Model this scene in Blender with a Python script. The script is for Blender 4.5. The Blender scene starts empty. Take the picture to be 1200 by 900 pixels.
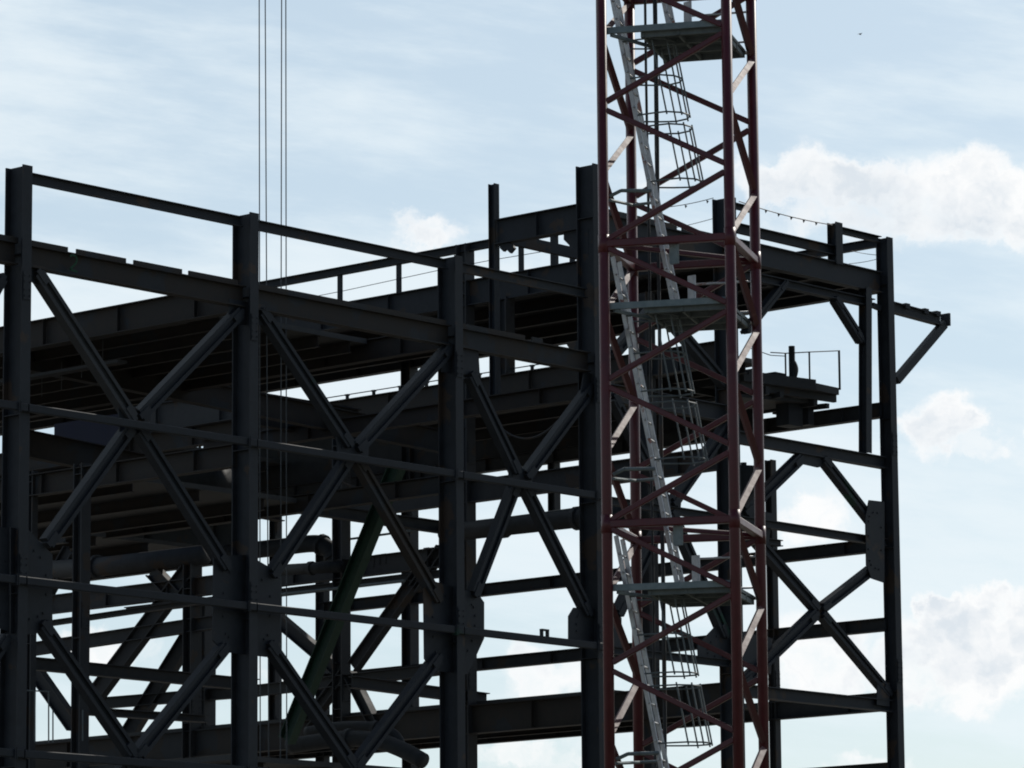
import bpy, bmesh, math, random
from mathutils import Vector, Matrix
random.seed(4)
S = bpy.context.scene
COL = S.collection

# ------------------------------------------------------------------ survey
# World axes follow the steel grid: X = along the main facade, Y = into the
# building, Z = up from the ground.  Column line 1 of the facade is X=0, Y=0.
FPX, PIT, ROL, YAW = 4998.2, .16715, -.0077, .72518
CAM = Vector((-69.259, -77.145, 1.6))
_r = Vector((1, 0, 0)); _f = Vector((0, math.cos(PIT), math.sin(PIT))); _u = Vector((0, -math.sin(PIT), math.cos(PIT)))
def _g(v):  # survey frame (right, forward, up) -> grid
    return Vector((v.x*math.sin(YAW)+v.y*math.cos(YAW), -v.x*math.cos(YAW)+v.y*math.sin(YAW), v.z))
RIGHT = _g(math.cos(ROL)*_r + math.sin(ROL)*_u)
UP = _g(-math.sin(ROL)*_r + math.cos(ROL)*_u)
FWD = _g(_f)
def ray(x, y): return RIGHT*((x-600)/FPX) - UP*((y-450)/FPX) + FWD
def pv(x, y, v): d = ray(x, y); return CAM + d*((v-CAM.y)/d.y)      # sighted point on grid plane Y=v
def pu(x, y, u): d = ray(x, y); return CAM + d*((u-CAM.x)/d.x)      # sighted point on grid plane X=u
def pz(x, y, z): d = ray(x, y); return CAM + d*((z+1.6-CAM.z)/d.z)  # sighted point at level z
def G(u, v, z): return Vector((u, v, z+1.6))                        # z = level above the sight line

# ------------------------------------------------------------------ materials
def mat(name, c1, c2, rough=.55, metal=0., scale=3., bump=.15, c3=None, s3=.8, th=.62, spec=.22):
    m = bpy.data.materials.new(name); m.use_nodes = True
    n = m.node_tree.nodes; l = m.node_tree.links; p = n['Principled BSDF']
    tc = n.new('ShaderNodeTexCoord')
    t = n.new('ShaderNodeTexNoise'); t.inputs['Scale'].default_value = scale; t.inputs['Detail'].default_value = 6; t.inputs['Roughness'].default_value = .65
    l.new(tc.outputs['Object'], t.inputs['Vector'])
    mx = n.new('ShaderNodeMix'); mx.data_type = 'RGBA'
    mx.inputs[6].default_value = (*c1, 1); mx.inputs[7].default_value = (*c2, 1)
    rp = n.new('ShaderNodeValToRGB'); rp.color_ramp.elements[0].position = .35; rp.color_ramp.elements[1].position = .65
    l.new(t.outputs['Fac'], rp.inputs['Fac']); l.new(rp.outputs['Color'], mx.inputs[0])
    out = mx.outputs[2]
    if c3:
        t3 = n.new('ShaderNodeTexNoise'); t3.inputs['Scale'].default_value = s3; t3.inputs['Detail'].default_value = 8
        l.new(tc.outputs['Object'], t3.inputs['Vector'])
        r3 = n.new('ShaderNodeValToRGB'); r3.color_ramp.elements[0].position = th; r3.color_ramp.elements[1].position = th+.03
        l.new(t3.outputs['Fac'], r3.inputs['Fac'])
        m3 = n.new('ShaderNodeMix'); m3.data_type = 'RGBA'; l.new(r3.outputs['Color'], m3.inputs[0]); l.new(out, m3.inputs[6]); m3.inputs[7].default_value = (*c3, 1)
        out = m3.outputs[2]
    l.new(out, p.inputs['Base Color'])
    mr = n.new('ShaderNodeMapRange'); mr.inputs['To Min'].default_value = rough-.12; mr.inputs['To Max'].default_value = rough+.15
    l.new(t.outputs['Fac'], mr.inputs['Value']); l.new(mr.outputs['Result'], p.inputs['Roughness'])
    p.inputs['Metallic'].default_value = metal; p.inputs['Specular IOR Level'].default_value = spec
    b = n.new('ShaderNodeBump'); b.inputs['Strength'].default_value = bump; b.inputs['Distance'].default_value = .02
    l.new(t.outputs['Fac'], b.inputs['Height']); l.new(b.outputs['Normal'], p.inputs['Normal'])
    return m
M = {}
M['steel'] = mat('blue_grey_primer', (.015,.017,.021), (.025,.028,.034), .62, 0, 2.2, c3=(.044,.031,.024), s3=.9, th=.60)
M['brown'] = mat('brown_primer', (.020,.018,.017), (.031,.025,.022), .68, 0, 2.5, c3=(.022,.024,.028), s3=.7, th=.56)
M['dark'] = mat('dark_primer', (.026,.027,.030), (.038,.039,.042), .65, 0, 2., c3=(.045,.034,.028), s3=1.1, th=.6)
M['brace'] = mat('brace_primer', (.013,.015,.019), (.022,.025,.031), .66, 0, 2., c3=(.012,.045,.03), s3=.35, th=.64)
M['green'] = mat('green_primer', (.010,.030,.019), (.018,.042,.028), .5, 0, 2.)
M['deck'] = mat('decking_sheet', (.045,.045,.046), (.065,.063,.062), .7, 0, 1.2)
M['red'] = mat('red_crane_paint', (.062,.007,.011), (.085,.011,.016), .38, 0, 4., .05, spec=.4, c3=(.10,.03,.03), s3=2., th=.68)
M['bar'] = mat('red_bar_paint', (.055,.006,.009), (.072,.009,.012), .66, 0, 4., .05, spec=.5, c3=(.10,.03,.03), s3=2., th=.68)
M['galv'] = mat('galvanised_steel', (.13,.16,.165), (.19,.22,.225), .5, .35, 6.)
M['galvd'] = mat('dull_galvanised', (.085,.10,.105), (.125,.145,.15), .6, .1, 5.)
M['alu'] = mat('aluminium', (.34,.35,.36), (.48,.48,.49), .42, .45, 8., c3=(.25,.13,.11), s3=3., th=.63)
M['wire'] = mat('wire_rope', (.05,.055,.06), (.08,.085,.09), .5, .3, 9.)
M['pipe'] = mat('pipe_lagging', (.015,.016,.018), (.026,.028,.031), .65, 0, 3.)
M['ground'] = mat('compacted_ground', (.20,.185,.16), (.30,.275,.24), .9, 0, .05, c3=(.07,.08,.045), s3=.01, th=.55)

# ------------------------------------------------------------------ mesh helpers
def link(name, bm, m, parent=None, smooth=False):
    bmesh.ops.recalc_face_normals(bm, faces=bm.faces)
    me = bpy.data.meshes.new(name); bm.to_mesh(me); bm.free()
    if smooth:
        for p in me.polygons: p.use_smooth = True
    me.materials.append(m)
    o = bpy.data.objects.new(name, me); COL.objects.link(o)
    if parent:
        o.parent = parent
        o.matrix_parent_inverse = Matrix.Translation(-parent.location)
    return o
def empty(name, loc, label, cat, group=None):
    o = bpy.data.objects.new(name, None); COL.objects.link(o); o.location = loc; o.empty_display_size = .5
    tag(o, label, cat, group); return o
def tag(o, label, cat=None, group=None):
    o['label'] = label
    if cat: o['category'] = cat
    if group: o['group'] = group
    return o
def frame(p, q, up):
    d = (q-p); L = d.length; d = d/L
    up = Vector(up)
    if abs(d.dot(up.normalized())) > .98: up = Vector((0, 1, 0))
    s = d.cross(up).normalized(); t = s.cross(d).normalized()
    return d, s, t
def prof(bm, p, q, pts, up=(0,0,1)):
    d, s, t = frame(p, q, up)
    a = [bm.verts.new(p + s*x + t*y) for x, y in pts]; b = [bm.verts.new(q + s*x + t*y) for x, y in pts]
    n = len(pts)
    for i in range(n): bm.faces.new((a[i], a[(i+1) % n], b[(i+1) % n], b[i]))
    bm.faces.new(a[::-1]); bm.faces.new(b)
def IP(h, b, tf=.03, tw=.02):
    H, B, w = h/2, b/2, tw/2
    return [(-B,-H),(B,-H),(B,-H+tf),(w,-H+tf),(w,H-tf),(B,H-tf),(B,H),(-B,H),(-B,H-tf),(-w,H-tf),(-w,-H+tf),(-B,-H+tf)]
def RP(h, b, c=.0):
    H, B = h/2, b/2
    if c <= 0: return [(-B,-H),(B,-H),(B,H),(-B,H)]
    return [(-B+c,-H),(B-c,-H),(B,-H+c),(B,H-c),(B-c,H),(-B+c,H),(-B,H-c),(-B,-H+c)]
def LP(a, t):
    return [(0,0),(a,0),(a,t),(t,t),(t,a),(0,a)]
def CP(r, n=12): return [(r*math.cos(2*math.pi*i/n), r*math.sin(2*math.pi*i/n)) for i in range(n)]
def box(bm, c, sx, sy, sz):
    g = bmesh.ops.create_cube(bm, size=1)
    for v in g['verts']: v.co = Vector((v.co.x*sx, v.co.y*sy, v.co.z*sz)) + Vector(c)
def bolts(bm, p, q, up, n, off, r=.02):  # row of bolt heads
    d, s, t = frame(p, q, up)
    for i in range(n):
        c = p.lerp(q, (i+.5)/n)
        prof(bm, c-s*off, c+s*off, CP(r, 6), up=d)
def poly(bm, pts, nrm, th):
    nrm = Vector(nrm).normalized()
    a = [bm.verts.new(p - nrm*th/2) for p in pts]; b = [bm.verts.new(p + nrm*th/2) for p in pts]
    n = len(pts)
    for i in range(n): bm.faces.new((a[i], a[(i+1) % n], b[(i+1) % n], b[i]))
    bm.faces.new(a[::-1]); bm.faces.new(b)
def tube(bm, pts, r, n=8):
    for a, b in zip(pts[:-1], pts[1:]): prof(bm, a, b, CP(r, n), up=(0.01, .02, 1))

# ------------------------------------------------------------------ STEEL FRAME
U = [0, 7.7, 15.6, 21.5, 27.7, 35.45]         # grid lines (column centres)
B = empty('steel_frame', (0, 0, 0), 'unfinished dark steel building frame with cross braces and bare decks, behind the red mast', 'steel frame')
def mem(name, p, q, pts, m='steel', up=(0,0,1), extra=None, smooth=False):
    bm = bmesh.new(); prof(bm, p, q, pts, up)
    if extra: extra(bm)
    return link(name, bm, M[m], B, smooth)
def stiff(p, q, h, b, tf, step):
    def f(bm):
        d, s_, t_ = frame(p, q, (0, 0, 1)); L = (q-p).length; n = max(1, int(L/step))
        for i in range(n):
            c = p + d*(L*(i+.5)/n)
            for sg in (-1, 1):
                o_ = c + s_*sg*(b/4+.004)
                prof(bm, o_-d*.007, o_+d*.007, RP(h-2*tf+.004, b/2-.03))
    return f
def AB(v, u0, u1, zt, h=.5, b=.3, m='steel', name='beam', tf=.03):
    p, q = G(u0, v, zt-h/2), G(u1, v, zt-h/2)
    return mem(name, p, q, IP(h, b, tf), m, extra=stiff(p, q, h, b, tf, 2.6) if h > .34 and b > .25 and v > 1 else None)
def BB(u, v0, v1, zt, h=.5, b=.3, m='steel', name='beam', tf=.03):
    p, q = G(u, v0, zt-h/2), G(u, v1, zt-h/2)
    return mem(name, p, q, IP(h, b, tf), m, extra=stiff(p, q, h, b, tf, 2.9) if h > .34 and b > .25 else None)
def CO(u, v, z1, h=.6, b=.31, z0=-1.6, m='steel', name='column'):
    bm = bmesh.new()
    prof(bm, G(u, v, z0), G(u, v, z1), IP(h, b, .04, .025), up=(0, 1, 0))
    # splice plates and stiffeners give the long shafts some relief
    for zz in (5.2, 12.9, 19.9):
        if z0 < zz-1 and zz < z1-1:
            for s in (-1, 1):
                box(bm, G(u, v+s*(h/2+.014), zz), b*.8, .022, .7)
                for kx in (-1, 1):
                    for kz in (-.25, -.1, .1, .25):
                        box(bm, G(u+kx*b*.27, v+s*(h/2+.034), zz+kz), .035, .02, .035)
    for zz in (4.1, 8.1, 12.3, 16.7, 20.7, 24.9):
        if z0 < zz and zz < z1-.2:
            for s in (-1, 1):
                box(bm, G(u+s*(b/4+.008), v, zz), b/2-.02, h-.09, .02)
    return link(name, bm, M[m], B)
# facade columns (front flange on Y=0, web running back 0.6)
cx = [-.01, 7.88, 15.78, 21.65, 27.86, 35.64]
CX = [c-.15 for c in cx]
for i, c in enumerate(CX):
    CO(c, .33 if i < 5 else .22, [22.93, 22.93, 22.93, 26.45, 26.45, 26.38][i], .66 if i < 5 else .44, .31 if i < 5 else .30)
# ---- low facade: bays 1-3
def rail_seg(u0, u1, zt, h, v=.28, b=.12, m='steel', name='top_rail'):
    mem(name, G(u0, v, zt-h/2), G(u1, v, zt-h/2), [(-b/2,-h/2),(b/2,-h/2),(b/2,-h/2+.025),(-b/2+.025,-h/2+.025),(-b/2+.025,h/2-.025),(b/2,h/2-.025),(b/2,h/2),(-b/2,h/2)], m)
CXs = CX[:4]
for a, b_ in zip(CXs[:-1], CXs[1:]):
    rail_seg(a+.16, b_-.19, 22.83, .27)
# big beam with notched closing plates on top
for i, (a, b_) in enumerate([(-7, CX[0])] + list(zip(CXs[:-1], CXs[1:]))):
    AB(.3, a+.14, b_-.14, 20.99, .56, .30, 'brown')
segs = [(-6, -.3), (.1, 1.36), (1.66, 3.34), (3.62, 5.3), (5.55, 7.3), (7.9, 11.2), (11.21, 15.3), (15.9, 18.55), (18.85, 19.3)]
for a, b_ in segs:
    mem('closing_plate', G(a, .2, 21.055), G(b_, .2, 21.055), RP(.115, .05), 'brown')
# horizontal girts: continuous light sections in front plane
for zt, h, ue in ((16.95, .2, CX[3]), (12.70, .2, CX[3]), (8.5, .2, CX[3])):
    pr = [-7]+CXs
    for a, b_ in zip(pr[:-1], pr[1:]):
        if zt < 9 and b_ > 15.7: continue
        bm = bmesh.new()
        prof(bm, G(a+.02, -.07, zt-h/2), G(b_-.02 if b_ < 21 else b_, -.07, zt-h/2), RP(h, .13, .02))
        box(bm, G(b_-.28, -.07, zt-h/2), .03, .2, .28); box(bm, G(b_-.33, -.07, zt-h/2), .03, .2, .28)
        link('girt', bm, M['brace'], B)
def brace(p, q, w=.33, d=.26, m='brace', end=.10, lab=None):
    dd = (q-p).normalized()
    bm = bmesh.new()
    prof(bm, p+dd*end, q-dd*end, IP(w, d, .10, .12), up=(0, 0, 1) if abs(dd.z) < .9 else (1, 0, 0))
    # slotted end plates
    for e in (p, q):
        s = 1 if e is p else -1
        prof(bm, e+dd*s*.02, e+dd*s*(end+.35), RP(w*.45, .3), up=(0, 0, 1))
    o = link('brace', bm, M[m], B)
    if lab: o['label'] = lab
    return o
def pb(x0, y0, x1, y1, v=.3, **k): return brace(pv(x0, y0, v), pv(x1, y1, v), **k)
# bay 1
pb(40, 316, 156, 494, m='dark'); pb(160, 500, 266, 668)
pb(282, 364, 160, 490); pb(154, 498, 52, 640)
pb(46, 728, 157, 888); pb(264, 756, 157, 888)
pb(157, 888, 50, 1010); pb(157, 888, 264, 1030)
pb(2, 322, -60, 430); pb(8, 745, -60, 840)
# bay 2
pb(303, 362, 410, 524); pb(416, 536, 514, 706, m='brown')
pb(528, 406, 416, 528); pb(410, 534, 316, 676)
pb(312, 752, 414, 900); pb(514, 768, 414, 900)
# bay 3
pb(549, 436, 606, 556); pb(612, 566, 690, 722)
pb(694, 452, 614, 560); pb(604, 566, 553, 700)
# bay 4
pb(716, 462, 781, 592); pb(785, 598, 850, 748)
pb(866, 478, 786, 592); pb(780, 600, 722, 722)
pb(768, 358, 716, 418); pb(770, 358, 850, 452)
# bay 5 chevron and lower cross
pb(938, 536, 870, 602, w=.34); pb(962, 536, 1026, 618, w=.30)
pb(872, 618, 957, 714, w=.34); pb(961, 718, 1042, 815, w=.30)
pb(1028, 662, 961, 714, w=.30); pb(956, 718, 868, 802, w=.34)
pb(976, 348, 1010, 402, w=.26); pb(920, 330, 872, 390, w=.22)
# gusset plates
def plate(pts, v=.3, th=.035, m='steel', name='gusset_plate', bolt=True):
    bm = bmesh.new(); P = [pv(x, y, v) for x, y in pts]
    poly(bm, P, (0, 1, 0), th)
    if bolt:
        c = sum(P, Vector())/len(P)
        for i in range(len(P)):
            a = P[i].lerp(c, .3)
            for k in range(2):
                bb = a.lerp(P[(i+1) % len(P)].lerp(c, .3), .25+.4*k)
                box(bm, bb, .05, .09, .05)
    link(name, bm, M[m], B)
plate([(12, 618), (34, 622), (61, 650), (61, 730), (40, 744), (12, 742)])
plate([(-20, 618), (10, 618), (10, 740), (-20, 730)])
plate([(250, 652), (290, 650), (328, 672), (328, 752), (312, 770), (262, 764), (249, 750)])
plate([(496, 690), (504, 680), (560, 696), (567, 706), (567, 748), (548, 790), (508, 786), (497, 772)])
plate([(666, 722), (672, 712), (716, 716), (728, 724), (728, 758), (666, 751)])
plate([(817, 756), (840, 732), (858, 738), (905, 748), (903, 790), (850, 776), (818, 772)])
plate([(1014, 606), (1018, 586), (1036, 588), (1036, 683), (1021, 678), (1015, 662)], v=.12)
plate([(855, 590), (905, 602), (900, 640), (855, 632)])
plate([(932, 528), (967, 536), (967, 546), (958, 548), (936, 543)], v=.28, bolt=False)
plate([(138, 474), (176, 482), (176, 512), (140, 506)], v=.3); plate([(394, 512), (432, 520), (430, 546), (396, 540)])
plate([(596, 546), (624, 552), (622, 578), (596, 572)])
plate([(770, 582), (798, 586), (796, 612), (770, 606)])
plate([(948, 704), (968, 708), (967, 726), (949, 722)], v=.3, bolt=False)
plate([(1028, 800), (1042, 800), (1042, 828), (1027, 826)], v=.2, bolt=False)
plate([(36, 310), (52, 313), (52, 322), (48, 336), (36, 330)], bolt=False)
plate([(268, 350), (312, 358), (316, 382), (268, 380)], bolt=False)
plate([(517, 400), (560, 408), (562, 440), (517, 436)], bolt=False)
plate([(684, 436), (720, 446), (720, 470), (680, 462)], bolt=False)
# ---- raised block: bays 4-5
AB(.3, CX[3]+.16, CX[4]-.16, 25.12, .66, .3, 'steel')
AB(.3, CX[4]+.16, CX[5]-.16, 25.28, .66, .3, 'steel')
mem('closing_plate', G(21.8, .2, 25.2), G(25.3, .2, 25.2), RP(.14, .05), 'dark'); mem('closing_plate', G(25.55, .2, 25.2), G(27.4, .2, 25.2), RP(.12, .05), 'dark')
AB(.3, CX[4]+.16, 34.9, 24.38, .26, .26, 'brace'); mem('tie', G(34.9, .3, 24.2), G(35.3, .3, 24.15), RP(.16, .12), 'steel')
AB(.3, CX[4]+.16, CX[5]-.16, 19.50, .36, .28, 'steel')
AB(.3, CX[4]+.16, CX[5]-.16, 16.98, .24, .22, 'steel'); AB(.3, CX[4]+.16, CX[5]-.16, 12.02, .36, .28, 'steel')
AB(.3, CX[3]+.16, CX[4]-.16, 20.2, .5, .3, 'steel')
AB(.3, CX[3]+.16, CX[4]-.16, 16.95, .22, .2, 'brace', name='girt'); AB(.3, CX[3]+.16, CX[4]-.16, 12.70, .22, .2, 'brace', name='girt')
rail_seg(CX[4]+.16, 33.05, 25.78, .30, b=.16); 
mem('post', G(33.05, .28, 25.2), G(33.05, .28, 26.5), IP(.34, .34, .03), 'steel', up=(0,1,0))
rail_seg(33.2, CX[5]-.15, 26.42, .20, b=.16)
mem('post', pv(1014, 338, .25), pv(1014, 531, .25), IP(.3, .28, .03), 'steel', up=(0,1,0))
rail_seg(CX[4]+.16, 29.1, 26.38, .18, b=.14)
# B-direction frame on the last grid line (X=35.5)
u6 = U[5]
BB(u6, .4, 18, 26.40, .27, .2); BB(u6, .4, 42, 25.3, .62, .3, 'dark'); BB(u6, .4, 42, 21.22, .46, .3, 'dark')
BB(u6, .4, 24.5, 17.02, .40, .3, 'dark'); BB(u6, .4, 24.5, 14.56, .40, .3, 'dark')
BB(u6, .4, 42, 12.28, .56, .3, 'dark'); BB(u6, .4, 42, 10.14, .3, .3, 'dark')
# X=27.7 frame
u5 = U[4]
BB(u5, .6, 42, 25.33, .80, .3, 'steel'); BB(u5, 5.6, 22, 26.52, .25, .2, 'steel', name='guard_beam')
BB(u5, .6, 42, 22.18, .76, .3, 'brown'); BB(u5, .6, 16.0, 19.02, .68, .3, 'dark')
BB(u5, 10.8, 40, 17.06, .62, .3, 'dark'); BB(u5, 10.8, 26, 16.36, .24, .2, 'dark'); BB(u5, .6, 42, 12.06, .88, .3, 'brown')
for x in (398.5, 467.5, 611, 671, 650):
    p = pu(x, 330, u5); w = .14 if x != 650 else .2
    mem('guard_post', Vector((u5, p.y, 25.3+1.6)), Vector((u5, p.y, 26.3+1.6)), RP(w, w*.8), 'steel', up=(0, 1, 0))
tb = bmesh.new(); tube(tb, [pu(340, 353, u5), pu(402, 341, u5), pu(513, 317, u5), pu(575, 305, u5), pu(672, 289, u5)], .012, 5); link('guard_wire', tb, M['wire'], B)
# X=21.5 frame
u4 = U[3]
BB(u4, .6, 3.8, 25.36, .74, .3, 'steel')
mem('post', G(u4, 3.95, 20.2), G(u4, 3.95, 26.45), IP(.24, .22, .025), 'steel', up=(0, 1, 0))
mem('beam', pv(592, 279, 4), pv(760, 316, 4), RP(.32, .16), 'steel'); 
BB(u4, .6, 16, 20.2, .5, .3, 'brown')
bm = bmesh.new(); poly(bm, [pu(661, 272, u4), pu(690, 268, u4), pu(690, 300, u4), pu(670, 290, u4), pu(661, 281, u4)], (1,0,0), .04); link('gusset_plate', bm, M['steel'], B)
bm = bmesh.new(); poly(bm, [pu(587, 282, u4), pu(600, 286, u4), pu(604, 291, u4), pu(599, 297, u4), pu(594, 292, u4), pu(591, 295, u4), pu(587, 291, u4)], (1,0,0), .1); link('bracket', bm, M['steel'], B)
bm = bmesh.new(); poly(bm, [pu(661, 403, u4), pu(664, 403, u4), pu(669, 411, u4), pu(662, 418, u4), pu(700, 420, u4), pu(700, 395, u4)], (1,0,0), .04); link('gusset_plate', bm, M['steel'], B)
# X=15.6 / X=7.7 / X=0 frames
BB(U[2], .6, 24, 21.0, .6, .3, 'brown'); BB(U[1], .6, 30, 21.12, .75, .3, 'brown')
BB(U[1], .6, 30, 16.9, .6, .3, 'brown'); BB(U[2], .6, 14, 16.9, .5, .3, 'brown')
# rear columns
def COx(x, y, u, z1, h=.5, b=.4, m='dark', z0=-1.6):
    p = pu(x, y, u); return CO(u, p.y, z1, h, b, z0, m)
COx(546, 500, u5, 26.5, .42, .42); COx(400, 700, u5, 22, .42, .42)
COx(480, 550, u6, 25, .42, .42, m='dark')
COx(95, 700, U[1], 17, .34, .34); COx(905.5, 700, u6, 19.9, .26, .26); COx(649, 545, u6, 20.8, .3, .3, z0=19.0)
COx(323, 600, u6, 21, .32, .32); COx(225, 780, u5, 17.5, .40, .5); COx(36, 800, U[1]+0, 17, .2, .2); COx(378, 640, u6, 19, .4, .3)
COx(240, 800, u6, 17.5, .55, .55)
COx(757, 650, u5, 24, .6, .42); COx(592.5, 440, u5, 24.6, .42, .42, z0=22.2)
# bracing in depth
def bu(x0, y0, x1, y1, u, w=.34, m='dark'): return brace(pu(x0, y0, u), pu(x1, y1, u), w=w, m=m, end=.05)
def du(x0, y0, x1, y1, u, w, m='dark', d=.3):
    return mem('brace', pu(x0, y0, u), pu(x1, y1, u), IP(w, d, .04), m)
du(466, 545, 336, 868, 17.5, .46, 'green', .30)
du(489, 676, 414, 782, u5, .42); du(322, 722, 395, 784, u5, .42); du(404, 790, 358, 850, u5, .36); du(410, 790, 440, 850, u5, .36)
du(518, 643, 486, 690, u5, .36)
du(82, 645, 52, 700, u5, .5); du(178, 668, 208, 700, u5, .5)
du(222, 668, 112, 815, u5, .62); du(222, 745, 146, 868, u6, .62); du(30, 770, 86, 850, u5, .5)
# rows of beams parallel to the facade, inside
def av(x0, y0, x1, y1, v, h, b=.3, m='dark', name='beam'):
    off = G(0, 0, 0); p, q = pv(x0, y0, v), pv(x1, y1, v)
    p.z -= h/2; q.z -= h/2
    mem(name, p, q, IP(h, b), m)
av(412, 792, 570, 812.5, 10.7, .36); av(36, 770, 300, 796, 13.4, .36); av(100, 829, 240, 838, 13.4, .22)
av(30, 405, 520, 505, 10.7, .7, m='brown'); av(300, 460, 420, 480, 12.2, 1.0, m='brown'); av(30, 504, 300, 560, 15.5, .8, m='brown')
av(300, 580, 522, 612, 10.7, .36); av(160, 560, 330, 592, 12.2, .5, m='brown'); 
# B beams seen in the low left bay
def bl(x0, y0, x1, y1, u, h, b=.3, m='dark'):
    p, q = pu(x0, y0, u), pu(x1, y1, u); p.z -= h/2; q.z -= h/2
    mem('beam', p, q, IP(h, b), m)
bl(20, 733, 300, 692, U[3], .17, .2); bl(20, 756, 300, 714, u5, .44); bl(90, 820, 300, 803, u6, .40)
bl(300, 803, 520, 777, u5, .36)
# outrigger to the right of the last column
mem('outrigger', G(35.55, .2, 24.24), G(38.3, .2, 24.16), IP(.34, .24), 'steel')
mem('outrigger', pv(1106, 380, .2), pv(1050, 446, .2), RP(.26, .2), 'steel')
for x, y in ((1061, 359), (1083, 365), (1097, 368)):
    bm = bmesh.new(); box(bm, pv(x, y, .2), .22, .22, .16); link('cleat', bm, M['steel'], B)
bm = bmesh.new(); box(bm, pv(1108, 375, .2), .08, .34, .4); link('end_plate', bm, M['steel'], B)

# ---- decks (profiled sheet on joists)
def deck(u0, u1, v0, v1, zt, th=.14, jn=6, jh=.32, m='deck', jdir='B'):
    bm = bmesh.new(); box(bm, G((u0+u1)/2, (v0+v1)/2, zt-th/2), u1-u0, v1-v0, th)
    link('floor_deck', bm, M[m], B)
    for i in range(jn):
        t = (i+.5)/jn
        if jdir == 'B':
            uu = u0+(u1-u0)*t; mem('joist', G(uu, v0+.05, zt-th-jh/2-.003), G(uu, v1-.05, zt-th-jh/2-.003), IP(jh, .16, .02), 'brown')
        else:
            vv = v0+(v1-v0)*t; mem('joist', G(u0+.2, vv, zt-th-jh/2-.003), G(u1-.2, vv, zt-th-jh/2-.003), IP(jh, .16, .02), 'brown')
deck(u5+.15, u6-.15, .7, 42, 25.2, .14, 4)
deck(U[1]+.16, U[2]-.16, 3.3, 34, 21.0, .14, 6); BB(U[2], 24, 34, 21.0, .6, .3, 'brown')
deck(u5+.16, 30.9, 1.5, 4.4, 22.1, .14, 2); deck(u5+.16, u6-.2, 4.5, 17.4, 22.1, .14, 4); deck(u5+.16, u6-.2, 26, 42, 22.1, .14, 4)
deck(U[1]+.2, U[2]-.2, 6, 22, 16.8, .14, 3)
deck(u5+.2, u6-.2, 29, 42, 19.3, .14, 3)
BB(u6, 27.9, 42, 20.75, 1.95, .3, 'dark', name='fascia_beam'); BB(u5, 29, 42, 19.4, .6, .3, 'dark')
BB(u6, 5.2, 18, 22.76, 1.53, .2, 'dark', name='fascia_beam'); BB(u6, 18, 42, 22.76, 1.53, .2, 'dark', name='fascia_beam')
deck(u5+.2, u6-.2, 5.2, 42, 12.2, .14, 3)
deck(U[1]+.2, U[2]-.2, 1, 14, 8.9, .14, 3)

# ------------------------------------------------------------------ things on the frame
# hoist ropes of the crane load
for k, (x0, x1, w) in enumerate([(303.4, 305, 'leftmost'), (309.6, 315, 'second from the left'), (330.4, 328.6, 'third from the left'), (334.6, 336, 'rightmost')]):
    bm = bmesh.new(); p, q = pv(x0, -260, 2.0), pv(x1, 900, 2.0)
    tube(bm, [p, p.lerp(q, .5), q], .016, 6)
    o = link('hoist_rope', bm, M['wire'])
    tag(o, 'thin taut wire rope hanging into the frame, %s of the four ropes' % w, 'rope', 'wire ropes hanging beside the second column')

# ------------------------------------------------------------------ TOWER CRANE MAST
D0 = 65.0
def gm(x, fwd, z): # metres right / forward of the survey point, absolute height
    return Vector((CAM.x, CAM.y, 0)) + _g(Vector((x, fwd, 0))) + Vector((0, 0, z))
sn, cs, W = .2496, .968, 2.0
def mp(a, b, z):   # a across the front face 0..1, b depth 0..1
    return gm(1.443 + W*(a*cs + b*sn), D0 + W*(b*cs - a*sn), z)
def zy(y, x=711, dep=D0):
    d = ray(x, y); f_ = d.dot(_g(Vector((0, 1, 0)))); return CAM.z + d.z/f_*dep
zr = zy(286); dz = zr - zy(614.5)
T = empty('tower_crane_mast', mp(.5, .5, 0), 'red lattice tower crane mast with inner ladders, safety cages and grey platforms', 'crane')
def tl(name, bm, m, parent=None, smooth=False):
    if parent is None: return link(name, bm, M[m], T, smooth)
    o = link(name, bm, M[m]); o.parent = parent
    o.matrix_parent_inverse = Matrix.Translation(-T.location); return o
levels = [zr + dz*k for k in range(2, -8, -1)]
levels = [z for z in levels if z > .6]
ztop = levels[0]
corners = {'FL': (0, 0), 'FR': (1, 0), 'BL': (0, 1), 'BR': (1, 1)}
for k, (a, b) in corners.items():
    bm = bmesh.new()
    prof(bm, mp(a, b, 0.2), mp(a, b, ztop), CP(.083, 20), up=(0, 1, 0))
    for z in levels[1:]:
        prof(bm, mp(a, b, z-.14), mp(a, b, z+.14), CP(.09, 20), up=(0, 1, 0))
    tl('leg', bm, 'red', smooth=False)
for o in [o for o in T.children if o.name.startswith('leg')]:
    for p in o.data.polygons: p.use_smooth = len(p.vertices) == 4
def bar(name, p, q, w, m, shape='sq', up=(0,0,1), t=None, parent=None):
    bm = bmesh.new()
    if shape == 'dia': r_ = w*.7071; prof(bm, p, q, [(r_,0),(0,r_),(-r_,0),(0,-r_)], up)
    elif shape == 'sq': prof(bm, p, q, RP(w, t or w, min(w, t or w)*.12), up)
    else: prof(bm, p, q, CP(w/2, 10), up)
    return tl(name, bm, m, parent, smooth=False)
faces = [((0,0),(1,0)), ((1,1),(0,1)), ((1,0),(1,1)), ((0,1),(0,0))]   # start corner at ring -> other corner
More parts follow.
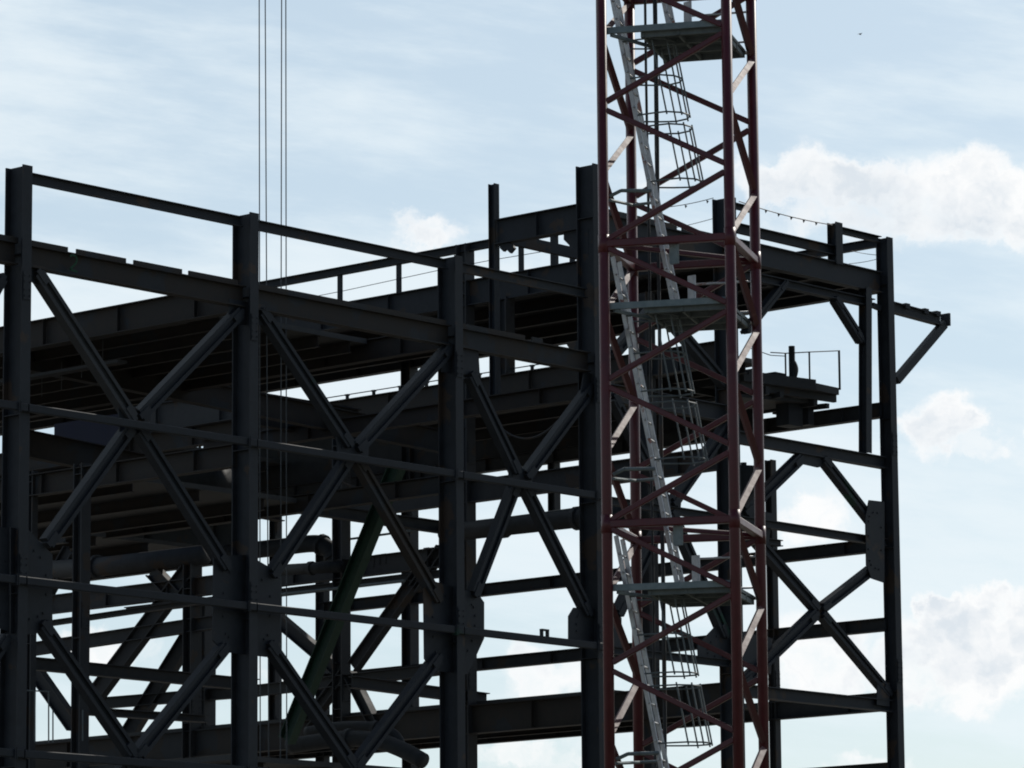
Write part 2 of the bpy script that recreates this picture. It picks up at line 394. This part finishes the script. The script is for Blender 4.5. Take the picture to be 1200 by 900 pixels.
for li, z in enumerate(levels[:-1]):
    q = dz/4; g = .07
    ang = li >= 0
    for fi, (s, e) in enumerate(faces):
        for k in range(4):
            a, b = (s, e) if k % 2 == 0 else (e, s)
            za, zb = z - k*q - g, z - (k+1)*q + g
            if z < levels[0]-5*dz: continue
            side = fi >= 2
            d = Vector((b[0]-a[0], b[1]-a[1]))*.035
            p1 = mp(a[0]+d.x, a[1]+d.y, za); p2 = mp(b[0]-d.x, b[1]-d.y, zb)
            if side: bar('diagonal', p1, p2, .088, 'bar', 'dia')
            else: bar('diagonal', p1, p2, .085, 'red', 'sq', t=.085)
    if li:
        for fi, (s, e) in enumerate(faces):
            bar('ring_beam', mp(*s, z), mp(*e, z), .12, 'red', 'sq')
        bar('ring_beam', mp(0, 0, z), mp(1, 1, z), .07, 'red', 'sq')
# platforms, hatches, ladders, cages for each section
def section(zring):
    zp = zring - (zy(286)-zy(357))      # platform level
    P = empty_part = None
    bm = bmesh.new()
    box_pts = lambda a0, a1, b0, b1, z0, z1: [(a0,b0),(a1,b0),(a1,b1),(a0,b1)]
    def slab(a0, a1, b0, b1, z, th, bm):
        poly(bm, [mp(a, b, z) for a, b in ((a0,b0),(a1,b0),(a1,b1),(a0,b1))], (0,0,1), th)
    slab(.30, .955, .06, .95, zp-.03, .05, bm); slab(.45, .955, .955, 1.03, zp-.03, .04, bm)
    for b in (.08, .35, .65, .93): prof(bm, mp(.30, b, zp-.10), mp(.955, b, zp-.10), RP(.09, .05))
    for a in (.32, .6, .94): prof(bm, mp(a, .06, zp-.11), mp(a, .94, zp-.11), RP(.07, .04))
    o = tl('platform', bm, 'galvd')
    bm = bmesh.new()
    prof(bm, mp(.03, .03, zp-.02), mp(.97, .03, zp-.02), RP(.10, .06)); prof(bm, mp(.07, .03, zp-.09), mp(.3, .5, zp-.09), RP(.05, .04))
    tl('platform_beam', bm, 'galv')
    for hz, a0 in ((.13, .28), (.62, .5)):
        bm = bmesh.new(); prof(bm, mp(a0, .97, zp+hz), mp(.97, .97, zp+hz), CP(.018, 8)); tl('handrail', bm, 'alu', smooth=True)
    bm = bmesh.new(); prof(bm, mp(.55, .05, zp+.6), mp(.55, .05, zp+.95), RP(.16, .05, .01), up=(0,1,0))
    prof(bm, mp(.545, .05, zp+.62), mp(.545, .05, zp+.93), RP(.17, .02), up=(0,1,0)); tl('hatch_panel', bm, 'galv')
    bm = bmesh.new(); prof(bm, mp(.63, .3, zp+.1), mp(.63, .3, zp+.5), RP(.15, .04, .01), up=(0,1,0)); tl('hatch_panel', bm, 'alu')
    # ladder: stands on this platform, leans left as it rises past the ring to the platform above
    zb, zt = zp + .02, zp + dz*1.02 + .75
    ab, at_ = .50, .50-.475*(zt-zb)/(dz+.75)*1.0
    s0, s1 = .22, .44
    bm = bmesh.new()
    for b in (s0, s1): prof(bm, mp(ab, b, zb), mp(at_, b, zt), RP(.075, .028), up=(0, 1, 0) )
    n = int((zt-zb)/.28)
    for i in range(1, n):
        t = i/n; a = ab+(at_-ab)*t; z = zb+(zt-zb)*t
        prof(bm, mp(a, s0-.03, z), mp(a, s1+.03, z), CP(.016, 6))
    tl('ladder', bm, 'alu')
    # safety cage in two lengths
    bm = bmesh.new(); R_ = .36
    def cpt(zz, th):
        t = (zz-zb)/(zt-zb); a = ab+(at_-ab)*t
        return (a + .10/W*2 + (R_/W)*(1+math.cos(th))*1.0 - .05, (s0+s1)/2 + (R_/W)*math.sin(th), zz)
    def pt(c): return mp(*c)
    ths = [math.radians(d) for d in range(-120, 121, 40)]
    zA0, zA1 = zp + dz*.70, zp+dz-.12
    zB0, zB1 = zp + dz*.455, zp + dz*.655
    for lo, hi in ((zA0, zA1), (zB0, zB1)):
        hz = [lo, hi] if hi-lo < 1.0 else [lo, (lo+hi)/2, hi]
        for z in hz:
            pts = [pt(cpt(z, th)) for th in ths]
            first = mp(ab+(at_-ab)*(z-zb)/(zt-zb), s0, z); last = mp(ab+(at_-ab)*(z-zb)/(zt-zb), s1, z)
            tube(bm, [first]+pts+[last], .014, 6)
        for th in ths[1:-1]:
            tube(bm, [pt(cpt(lo-.04, th)), pt(cpt(hi+.04, th))], .014, 5)
    tl('safety_cage', bm, 'galvd')
    # rest bracket at half height of the ladder
    zz = zring - dz*.0 + (zy(225)-zy(286)); 
    bm = bmesh.new(); a = ab+(at_-ab)*(zz-zb)/(zt-zb)
    tube(bm, [mp(.03, .1, zz-.03), mp(.12, .1, zz+.05), mp(a, s0, zz+.07)], .03, 8); tube(bm, [mp(.03, .1, zz-.09), mp(.12, .5, zz-.02), mp(a, s1, zz-.02)], .025, 8)
    tl('ladder_bracket', bm, 'galv')
for z in levels[1:5]: section(z)
# supply cables running down inside the mast
for a, b, r in ((.19, .75, .022), (.27, .75, .028), (.245, .8, .010)):
    bm = bmesh.new(); pts = [mp(a+random.uniform(-.004, .004), b, ztop - i*1.4) for i in range(int((ztop-4)/1.4))]
    tube(bm, pts, r, 8); tl('supply_cable', bm, 'dark')

# ------------------------------------------------------------------ GROUND
bm = bmesh.new(); s = 4000
vs = [bm.verts.new((x*s, y*s, 0)) for x, y in ((-1,-1),(1,-1),(1,1),(-1,1))]; bm.faces.new(vs)
g = link('ground', bm, M['ground']); g['kind'] = 'structure'; g['label'] = 'bare compacted building site ground'


def thing(name, bm, m, label, cat, group=None, smooth=False):
    return tag(link(name, bm, M[m], None, smooth), label, cat, group)
def smooth_pts(pts, n=6):
    out = []
    P = [pts[0]]+pts+[pts[-1]]
    for i in range(1, len(P)-2):
        for k in range(n):
            t = k/n; a, b, c, d = P[i-1], P[i], P[i+1], P[i+2]
            out.append(.5*((2*b)+(-a+c)*t+(2*a-5*b+4*c-d)*t*t+(-a+3*b-3*c+d)*t**3))
    return out+[pts[-1]]
def pipe(name, pts, r, m, label, cat, flanges=(), group=None):
    bm = bmesh.new(); prev = None; rings = []
    for i, p in enumerate(pts):
        d = (pts[min(i+1, len(pts)-1)]-pts[max(i-1, 0)]).normalized()
        s_ = d.cross(Vector((.02, .01, 1))).normalized(); t_ = s_.cross(d)
        rings.append([bm.verts.new(p+(s_*math.cos(a)+t_*math.sin(a))*r) for a in [k*math.pi/8 for k in range(16)]])
    for a, b in zip(rings[:-1], rings[1:]):
        for k in range(16): bm.faces.new((a[k], a[(k+1) % 16], b[(k+1) % 16], b[k]))
    bm.faces.new(rings[0]); bm.faces.new(rings[-1][::-1])
    o = thing(name, bm, m, label, cat, group, True)
    for f in flanges:
        i = int(f*(len(pts)-1)); i = min(i, len(pts)-2); p = pts[i].lerp(pts[i+1], f*(len(pts)-1)-i); d = (pts[i+1]-pts[i]).normalized()
        fb = bmesh.new(); prof(fb, p-d*.07, p+d*.07, CP(r*1.25, 16)); link('flange', fb, M['dark'], o)
    return o
pipe('pipe', [pu(520, 625, u5-1.2), pu(598, 616, u5-1.2), pu(690, 606, u5-1.2), pu(760, 599, u5-1.2)], .29, 'pipe', 'straight dark pipe crossing behind the third bracing cross', 'pipe', (.3, .62))
pts = [pu(268, 648, u6-1), pu(330, 641, u6-1), pu(366, 637, u6-1), pu(380, 640, u6-1), pu(392, 652, u6-1), pu(394, 676, u6-1)]
pipe('pipe', smooth_pts(pts, 5), .30, 'pipe', 'dark pipe with a downward elbow, behind the second column', 'pipe', (.55, .8))
pipe('duct', [pu(20, 592, U[2]+2), pu(150, 574, U[2]+2), pu(262, 560, U[2]+2)], .42, 'pipe', 'fat round duct deep in the first bay under the decks', 'duct', (.4,))
pipe('pipe', [pu(60, 668, u5), pu(120, 664, u5), pu(240, 650, u5)], .33, 'dark', 'fat dark pipe lowest under the deck in the first bay', 'pipe', (.33, .45))
pts = [pu(360, 858, u4), pu(400, 852, u4), pu(440, 853, u4), pu(462, 862, u4), pu(472, 880, u4)]
pipe('duct', smooth_pts(pts, 6), .17, 'pipe', 'curved outer ventilation duct under the low floor beam', 'duct', (.5,))
pts = [pu(340, 874, u4-1), pu(400, 866, u4-1), pu(440, 868, u4-1), pu(470, 878, u4-1), pu(496, 892, u4-1)]
pipe('duct', smooth_pts(pts, 6), .24, 'pipe', 'thicker curved duct beneath the outer curved duct', 'duct', (.3,))
pipe('pipe', [pu(330, 668, u5-1), pu(400, 664, u5-1)], .18, 'pipe', 'short thin pipe lying left of the rear column', 'pipe', (.5,))
# tank standing behind the fifth column
zt0, zt1 = pu(885, 616, 33.5).z, pu(885, 546, 33.5).z
bm = bmesh.new(); 
prof(bm, Vector((33.5, 4.35, zt0)), Vector((33.5, 4.35, zt1-.12)), CP(.56, 24), up=(0, 1, 0)); prof(bm, Vector((33.5, 4.35, zt1-.12)), Vector((33.5, 4.35, zt1)), CP(.5, 24), up=(0, 1, 0))
t = thing('tank', bm, 'pipe', 'dark upright cylindrical tank standing on beams behind the mast', 'tank')
bm = bmesh.new(); prof(bm, Vector((33.5, 4.35, zt1)), Vector((33.5, 4.35, zt1+.15)), CP(.1, 10), up=(0,1,0)); link('nozzle', bm, M['dark'], t)
AB(3.9, 32.7, 34.0, 17.3, .2, .2, 'dark'); AB(4.35, 32.7, 35.3, 17.3, .2, .2, 'dark'); AB(4.8, 32.7, 35.3, 17.3, .2, .2, 'dark')
# temporary work platform on the right
zp = 21.8
W_ = empty('work_platform', G(33.2, 3.2, zp), 'small timber work platform with thin handrails, jutting out right of the mast', 'platform')
def wl(name, bm, m): return link(name, bm, M[m], W_)
bm = bmesh.new()
poly(bm, [G(31, 2.3, zp-.1), G(33.9, 1.75, zp-.1), G(35.1, 1.8, zp-.1), G(35.1, 4.6, zp-.1), G(31, 4.6, zp-.1)], (0, 0, 1), .22); wl('deck_board', bm, 'dark')
bm = bmesh.new(); prof(bm, G(31, 2.5, zp-.27), G(35.15, 2.0, zp-.27), RP(.3, .14)); wl('bearer', bm, 'dark')
for k, (xx, hh) in enumerate(((31.9, .5), (32.6, .35), (34.3, .45), (34.9, .3))):
    bm = bmesh.new(); prof(bm, G(xx, 2.1, zp-.42-.04*k), G(xx+.25, 4.4, zp-.45), RP(hh*.5, .16)); wl('cross_bearer', bm, 'dark')
bm = bmesh.new(); prof(bm, G(31, 4.2, zp-.27), G(35.15, 4.2, zp-.27), RP(.2, .14)); wl('bearer', bm, 'dark')
bm = bmesh.new(); poly(bm, [G(31.2, 2.6, zp-.6), G(34.2, 2.3, zp-.45), G(34.5, 4.2, zp-.45), G(31.2, 4.2, zp-.6)], (0, 0, 1), .1); wl('lower_board', bm, 'dark')
for (x, y, w1, h1) in ((925, 484, .70, .85), (943, 485, .28, .75)):
    bm = bmesh.new(); box(bm, pv(x, y, 2.9), w1, .5, h1); wl('support_box', bm, 'steel')
for x in (984, 949, 921):
    v_ = 1.85 if x > 930 else 2.4
    q = pv(x, 449, v_); q.z = zp+1.6-.03; qt = pv(x, {984: 411, 949: 412.5, 921: 414}[x], v_); bm = bmesh.new(); tube(bm, [q, Vector((q.x, q.y, qt.z))], .035 if x > 960 else .028, 8); wl('handrail_post', bm, 'steel')
bm = bmesh.new(); P3 = []
for x in (984, 949, 921, 903):
    q = pv(x, {984: 411, 949: 412.5, 921: 414, 903: 413}[x], 1.85 if x > 930 else 2.4); P3.append(q)
tube(bm, P3, .018, 6); wl('handrail', bm, 'steel')
bm = bmesh.new(); P3 = [q - Vector((0, 0, .09 if i < 3 else -.1)) for i, q in enumerate(P3[2:]+[pv(880, 405, 2.6)])]
tube(bm, P3, .014, 6); wl('handrail', bm, 'steel')
# stump post with a sack tied round it
q = pv(928.5, 449, 3.0); bm = bmesh.new(); q.z = zp+1.6-.05
tube(bm, [q, q+Vector((0, 0, 1.42))], .10, 12); o = thing('stump_post', bm, 'steel', 'short thick upright post rising above the work platform handrail', 'post')
bm = bmesh.new(); g_ = bmesh.ops.create_icosphere(bm, subdivisions=3, radius=1)
for v in bm.verts: v.co = Vector((v.co.x*.13*(1+.25*math.sin(4*v.co.z+1)), v.co.y*.13, v.co.z*.34)) + q + Vector((.07, -.02, .66))
tag(link('sack', bm, M['dark'], None, True), 'dark cloth bundle tied round the short post on the work platform', 'sack')
bm = bmesh.new(); o_ = Vector((0, 0, 0))
for i in range(7):
    c = G(31.4+i*.12, 2.9, zp+.08+.07*min(i, 6-i)*.6); box(bm, c, .3, .9, .12)
thing('board_pile', bm, 'dark', 'low untidy pile of boards on the work platform by the mast', 'boards')
bm = bmesh.new(); box(bm, G(33.3, 2.9, zp+.16), .5, .4, .34); box(bm, G(33.3, 2.9, zp+.35), .56, .46, .04); thing('tool_box', bm, 'steel', 'small lidded tool box on the work platform right of the board pile', 'box')
bm = bmesh.new(); prof(bm, G(31.2, 2.28, zp+.06), G(33.9, 1.78, zp+.06), RP(.12, .03)); wl('toe_board', bm, 'dark')
# slack hoses looping under the decks
for k, (xa, ya, xb, yb, uu) in enumerate(((70, 585, 128, 578, 12.), (395, 560, 470, 548, 20.), (585, 500, 655, 492, 24.))):
    a_, b_ = pu(xa, ya, uu), pu(xb, yb, uu); pts = []
    for i in range(13):
        t_ = i/12; c = a_.lerp(b_, t_); c.z -= .45*4*t_*(1-t_); pts.append(c)
    bm = bmesh.new(); tube(bm, pts, .03, 6)
    thing('hose', bm, 'dark', ('slack dark hose looping in the first bay', 'slack dark hose looping in the second bay', 'slack dark hose looping in the third bay')[k], 'hose', 'slack hoses looping under the decks')
# guard ropes
def rope(pts, label, r=.012, flags=0, name='guard_rope', grp='thin guard ropes strung along the top level'):
    sp = []
    for a, b in zip(pts[:-1], pts[1:]):
        for k in range(8):
            t_ = k/8; c = a.lerp(b, t_); c.z -= .10*4*t_*(1-t_)*(b-a).length/6; sp.append(c)
    sp.append(pts[-1]); bm = bmesh.new(); tube(bm, sp, r, 5); o = thing(name, bm, 'dark', label, 'rope', grp)
    for i in range(flags):
        c = sp[1+int(i*(len(sp)-2)/max(1, flags))]
        fb = bmesh.new(); poly(fb, [c, c+Vector((.12, 0, -.02)), c+Vector((.05, .01, -.10))], (0, 1, 0), .01); link('flag', fb, M['dark'], o)
rope([pv(836, 232, .3), pv(768, 244, .3)], 'faint guard rope reaching left from the fifth column top', flags=2)
rope([pv(866, 236, .3), pv(984, 265, .3)], 'knotted guard rope sagging from the fifth column top to the short corner post', .016, 9)
rope([pv(836, 256, .3), pv(740, 274, .3)], 'lower faint guard rope between the mast and the fifth column', .010, 0)
rope([pv(998, 294, .3), pv(1030, 299, .3)], 'upper short guard rope in the top right corner panel', .010, 0)
rope([pv(995, 309, .3), pv(1030, 303, .3)], 'lower short guard rope in the top right corner panel', .010, 0)
rope([pv(790, 150, -6), pv(800, 268, -6)], 'loose thin cord dangling inside the mast', .010, 0, 'cord', None) if False else None
# small flange bracket on girt
bm = bmesh.new(); c = pv(638, 743, -.05)
box(bm, c+Vector((-.12, 0, 0)), .05, .1, .22); box(bm, c+Vector((.12, 0, 0)), .05, .1, .22); box(bm, c+Vector((0, 0, .11)), .3, .1, .05)
thing('clamp', bm, 'dark', 'small square clamp left standing on the thin rail', 'clamp')
# handrails seen low in the first bay
H_ = empty('handrail', pv(40, 870, 6), 'thin grey handrail low in the first bay beside the column', 'handrail')
for x in (41, 57, 62, 97):
    bm = bmesh.new(); tube(bm, [pv(x, 870 if x < 90 else 868, 6), pv(x, 810 if x < 60 else 832, 6)], .02, 6); link('rail_post', bm, M['galvd'], H_)
bm = bmesh.new(); tube(bm, [pv(30, 809, 6), pv(58, 810.5, 6)], .02, 6); link('top_rail', bm, M['galvd'], H_)
# grating seen through the slot
Gt = empty('grating', G(u6+.4, 30, 22.8), 'upright barred grating glimpsed through a slot in the first bay', 'grating')
for i in range(14):
    x = 192+i*6
    p = pu(x, 560, u6+.4); bm = bmesh.new(); box(bm, G(u6+.4, p.y, 23.0), .05, .10, 1.2); link('bar', bm, M['galvd'], Gt)
bm = bmesh.new(); tube(bm, [Vector((u6+.4, pu(186, 560, u6+.4).y, 23.5+1.6)), Vector((u6+.4, pu(276, 560, u6+.4).y, 23.5+1.6))], .04, 6); link('rail', bm, M['galvd'], Gt)
# tarpaulin-blue sheet
p, q = pu(72, 490, u5), pu(152, 478, u5)
BB(u5-.2, q.y-.1-6, q.y-.1, 23.0, .95, .3, 'dark')
bm = bmesh.new(); poly(bm, [Vector((u5-.3, p.y, 22.95+1.6-.1)), Vector((u5-.3, q.y, 22.95+1.6-.1)), Vector((u5-.3, q.y, 21.6+1.6)), Vector((u5-.3, p.y, 21.6+1.6))], (1, 0, 0), .05)
M['tarp'] = mat('navy_sheet', (.006,.008,.022), (.009,.011,.028), .7, 0, 1.5)
thing('sheeting', bm, 'tarp', 'navy blue sheet hung behind the first bracing cross', 'sheet')
# bits standing on the mid beam
for k, (x, y) in enumerate(((438, 655), (445, 653), (452, 652), (502, 645), (507, 645))):
    p = pu(x, y+3, u5); bm = bmesh.new(); box(bm, p+Vector((0, 0, .0)), .06, .06, .32); box(bm, p+Vector((0, .08, .15)), .05, .22, .05)
    thing('beam_clamp', bm, 'dark', 'small clamp standing on the deep rear beam', 'clamp', 'clamps standing on the rear beam')
# green painted mark on the big beam
bm = bmesh.new(); o_ = pv(82, 299, .138)
st = [(0,0),(.09,.05),(.20,.03),(.24,-.06),(.20,-.15),(.08,-.26),(.0,-.33),(.26,-.36)]
for a, b in zip(st[:-1], st[1:]):
    prof(bm, o_+Vector((a[0], 0, a[1]-.03)), o_+Vector((b[0], 0, b[1]-.03)), RP(.05, .006), up=(0, 0, 1) if abs(b[0]-a[0]) > .03 else (1, 0, 0))
M['mark'] = mat('green_paint_marker', (.008,.045,.022), (.012,.06,.03), .7, 0, 6.)
link('painted_mark', bm, M['mark'], B)
# low toe rail on the edge beam
def on5(x): q = pu(x, 470, u5); return Vector((u5, q.y, 22.18+1.6))
bm = bmesh.new(); tube(bm, [on5(372)+Vector((0,0,.16)), on5(640)+Vector((0,0,.16))], .018, 6)
for x in range(376, 640, 31): box(bm, on5(x)+Vector((0, 0, .08)), .08, .08, .16); box(bm, on5(x)+Vector((0, 0, .15)), .1, .14, .05)
link('toe_rail', bm, M['dark'], B)
# conduits and hangers under the decks
for k in range(9):
    uu = U[1]+1.2+k*.8; zz = 19.9-.05*(k % 3)
    mem('hanger', G(uu, 7+k*1.7, 20.6), G(uu, 7+k*1.7, zz), CP(.012, 6), 'wire', up=(0,1,0))
mem('cable_tray', G(U[1]+1.0, 6, 19.85), G(U[1]+1.0, 24, 19.85), RP(.08, .35), 'dark'); mem('cable_tray', G(U[4]-1.2, 12.5, 18.6), G(U[4]-1.2, 16, 18.6), RP(.08, .3), 'dark')
mem('conduit', G(U[4]-.9, 12.5, 16.0), G(U[4]-.9, 21, 16.05), CP(.05, 8), 'galvd'); mem('conduit', G(U[5]-.9, 10, 19.0), G(U[5]-.9, 30, 18.9), CP(.04, 8), 'galvd')
for x0, y0, x1, y1 in ((305, 505, 305, 524), (316, 524, 331, 505), (330, 503, 330, 523), (340, 503, 340, 520)):
    tb = bmesh.new(); tube(tb, [pu(x0, y0, u5+.6), pu(x1, y1, u5+.6)], .03, 6); link('guard_post', tb, M['dark'], B)
# bird
b0 = CAM + ray(1008, 40)*120
bm = bmesh.new(); g_ = bmesh.ops.create_icosphere(bm, subdivisions=2, radius=.022)
for v in bm.verts:
    v.co.x *= 2.2
for sgn in (-1, 1):
    vs_ = [bm.verts.new(Vector(c)) for c in ((.02, sgn*.012, .004), (.03, sgn*.05, .025), (0, sgn*.10, .012), (-.02, sgn*.05, .02), (-.02, sgn*.012, .004))]
    bm.faces.new(vs_)
for v in bm.verts: v.co += b0
o = link('bird', bm, M['dark']); tag(o, 'tiny dark bird flying high in the sky right of the mast', 'bird')


# ------------------------------------------------------------------ WORLD, SUN, CAMERA
SUN_AZ, SUN_EL = math.radians(33), math.radians(37)   # right of the view axis / elevation
sd = _g(Vector((math.sin(SUN_AZ)*math.cos(SUN_EL), math.cos(SUN_AZ)*math.cos(SUN_EL), math.sin(SUN_EL))))
L = bpy.data.lights.new('sun', 'SUN'); L.energy = 3.2; L.angle = math.radians(.55); L.color = (1, .95, .87)
lo = bpy.data.objects.new('sun', L); COL.objects.link(lo); lo.rotation_euler = sd.to_track_quat('Z', 'Y').to_euler(); lo.location = (0, 0, 80)
w = bpy.data.worlds.new('World'); S.world = w; w.use_nodes = True
n = w.node_tree.nodes; l = w.node_tree.links; bg = n['Background']
sky = n.new('ShaderNodeTexSky'); sky.sky_type = 'NISHITA'; sky.sun_disc = False
sky.sun_elevation = SUN_EL; sky.sun_rotation = math.atan2(sd.x, sd.y)
sky.air_density = 1.0; sky.dust_density = .6; sky.ozone_density = .8
STR = .085
tc = n.new('ShaderNodeTexCoord')
def vm(op, a, b=None):
    x = n.new('ShaderNodeVectorMath'); x.operation = op
    for i, s_ in enumerate((a, b)):
        if s_ is None: continue
        if isinstance(s_, (tuple, Vector)): x.inputs[i].default_value = tuple(s_)
        else: l.new(s_, x.inputs[i])
    return x
def ma(op, a, b=None, c=None, clamp=False):
    x = n.new('ShaderNodeMath'); x.operation = op; x.use_clamp = clamp
    for i, s_ in enumerate((a, b, c)):
        if s_ is None: continue
        if isinstance(s_, (int, float)): x.inputs[i].default_value = s_
        else: l.new(s_, x.inputs[i])
    return x.outputs[0]
dirn = tc.outputs['Generated']
H0 = _g(Vector((0, 1, 0))); R0 = _g(Vector((1, 0, 0)))
fx = ma('DIVIDE', vm('DOT_PRODUCT', dirn, R0).outputs['Value'], vm('DOT_PRODUCT', dirn, H0).outputs['Value'])  # tan azimuth
fz = ma('DIVIDE', vm('DOT_PRODUCT', dirn, Vector((0,0,1))).outputs['Value'], vm('DOT_PRODUCT', dirn, H0).outputs['Value'])
def AE(x, y):
    d = ray(x, y); return d.dot(R0)/d.dot(H0), d.z/d.dot(H0)
# warp coordinates
def noise(scale, det, rough, off, stretch=(1,1,1)):
    cb = n.new('ShaderNodeCombineXYZ'); l.new(fx, cb.inputs[0]); l.new(ma('MULTIPLY_ADD', fx, .14, fz) if stretch[1] > 1 else fz, cb.inputs[1]); cb.inputs[2].default_value = off
    mp_ = vm('MULTIPLY', cb.outputs[0], stretch)
    t = n.new('ShaderNodeTexNoise'); t.inputs['Scale'].default_value = scale; t.inputs['Detail'].default_value = det; t.inputs['Roughness'].default_value = rough
    l.new(mp_.outputs[0], t.inputs['Vector']); return t
n1 = noise(60, 10, .62, 1.7); n2 = noise(60, 10, .62, 9.1)
wx = ma('MULTIPLY_ADD', ma('SUBTRACT', n1.outputs['Fac'], .5), .026, fx)
wz = ma('MULTIPLY_ADD', ma('SUBTRACT', n2.outputs['Fac'], .5), .024, fz)
# cumulus: centre px, radius px, weight
blobs = [(1060,235,200,60,.75),(985,215,95,48,1.),(1130,230,120,58,1.),(1200,235,60,60,1.),(905,215,50,35,.8),(1060,250,120,30,.8),(1105,500,58,44,.9),(1150,530,50,16,.6),(1150,768,110,70,1.1),(1108,716,34,26,1.),(1166,708,42,32,1.),(1225,730,70,62,1.1),(1060,790,70,45,.9),(955,600,50,50,.8),
         (505,272,62,30,.8),(960,770,80,55,.85),(640,790,70,50,.7),(960,200,60,40,.8),(120,760,80,30,.7),(1010,905,60,22,.7),(620,880,90,22,.6),(1206,500,14,30,.7),(310,800,60,30,.5),(760,200,60,34,.45),(640,330,120,40,.35)]
tot = None
for x, y, rx, ry, wt in blobs:
    a, e = AE(x, y)
    dx = ma('MULTIPLY', ma('SUBTRACT', wx, a), FPX/rx); dy = ma('MULTIPLY', ma('SUBTRACT', wz, e), FPX/ry)
    r2 = ma('ADD', ma('MULTIPLY', dx, dx), ma('MULTIPLY', dy, dy))
    f = ma('MULTIPLY', ma('SUBTRACT', 1.25, r2, clamp=True), wt)
    tot = f if tot is None else ma('MAXIMUM', tot, f)
vc = n.new('ShaderNodeCombineXYZ'); l.new(wx, vc.inputs[0]); l.new(wz, vc.inputs[1])
vo = n.new('ShaderNodeTexVoronoi'); vo.voronoi_dimensions = '2D'; vo.inputs['Scale'].default_value = 80
vo.inputs['Detail'].default_value = 3; vo.inputs['Roughness'].default_value = .55; l.new(vc.outputs[0], vo.inputs['Vector'])
tot = ma('ADD', tot, ma('MULTIPLY', ma('SUBTRACT', .42, vo.outputs['Distance']), ma('MULTIPLY', ma('MINIMUM', tot, .4), 1.0)))
sm = n.new('ShaderNodeMapRange'); sm.interpolation_type = 'SMOOTHSTEP'; l.new(tot, sm.inputs['Value']); sm.inputs['From Min'].default_value = .06; sm.inputs['From Max'].default_value = .78
cum = sm.outputs['Result']
# high thin cloud streaks
n3 = noise(9, 9, .62, 4.4, (1, 4.2, 1)); n4 = noise(5, 3, .5, 14.4, (1, 2.0, 1))
ci = n.new('ShaderNodeMapRange'); ci.interpolation_type = 'SMOOTHSTEP'; l.new(ma('ADD', n3.outputs['Fac'], ma('MULTIPLY', n4.outputs['Fac'], .6)), ci.inputs['Value'])
ci.inputs['From Min'].default_value = .66; ci.inputs['From Max'].default_value = .98
veil = ma('MULTIPLY_ADD', ci.outputs['Result'], .30, .52)
# cloud shading from thickness noise
n5 = noise(26, 8, .6, 22.)
cc = n.new('ShaderNodeMix'); cc.data_type = 'RGBA'
cc.inputs[6].default_value = (.73, .79, .85, 1); cc.inputs[7].default_value = (1.0, 1.0, 1.0, 1)
sh = n.new('ShaderNodeMapRange'); l.new(ma('SUBTRACT', ma('ADD', n5.outputs['Fac'], .32), ma('MULTIPLY', tot, .50)), sh.inputs['Value']); sh.inputs['From Min'].default_value = .28; sh.inputs['From Max'].default_value = .52
l.new(sh.outputs['Result'], cc.inputs[0])
skc = n.new('ShaderNodeMix'); skc.data_type = 'RGBA'; skc.blend_type = 'MULTIPLY'; skc.inputs[0].default_value = 1
l.new(sky.outputs[0], skc.inputs[6]); skc.inputs[7].default_value = (STR, STR, STR, 1)
up0 = ma('GREATER_THAN', vm('DOT_PRODUCT', dirn, H0).outputs['Value'], .05)
mixv = n.new('ShaderNodeMix'); mixv.data_type = 'RGBA'; l.new(ma('MULTIPLY', veil, up0), mixv.inputs[0]); l.new(skc.outputs[2], mixv.inputs[6]); mixv.inputs[7].default_value = (.755, .90, .985, 1)
mixs = n.new('ShaderNodeMix'); mixs.data_type = 'RGBA'; l.new(ma('MULTIPLY', ma('MULTIPLY', ci.outputs['Result'], .42), up0), mixs.inputs[0]); l.new(mixv.outputs[2], mixs.inputs[6]); mixs.inputs[7].default_value = (.93, .955, .965, 1)
mixc = n.new('ShaderNodeMix'); mixc.data_type = 'RGBA'; l.new(ma('MULTIPLY', ma('MULTIPLY', cum, .94), up0), mixc.inputs[0]); l.new(mixs.outputs[2], mixc.inputs[6]); l.new(cc.outputs[2], mixc.inputs[7])
dv = n.new('ShaderNodeMix'); dv.data_type = 'RGBA'; dv.blend_type = 'DIVIDE'; dv.inputs[0].default_value = 1; l.new(mixc.outputs[2], dv.inputs[6]); dv.inputs[7].default_value = (STR, STR, STR, 1)
l.new(dv.outputs[2], bg.inputs['Color']); bg.inputs['Strength'].default_value = STR

cam = bpy.data.cameras.new('camera'); co = bpy.data.objects.new('camera', cam); COL.objects.link(co)
cam.sensor_width = 36; cam.lens = 36*FPX/1200; cam.clip_start = 1; cam.clip_end = 9000
mw = Matrix((( RIGHT.x, UP.x, -FWD.x, CAM.x), (RIGHT.y, UP.y, -FWD.y, CAM.y), (RIGHT.z, UP.z, -FWD.z, CAM.z), (0,0,0,1)))
co.matrix_world = mw
S.camera = co
S.render.engine = 'CYCLES'; S.cycles.filter_width = 1.9
S.view_settings.view_transform = 'Standard'; S.view_settings.look = 'None'; S.view_settings.exposure = 0; S.view_settings.gamma = 1
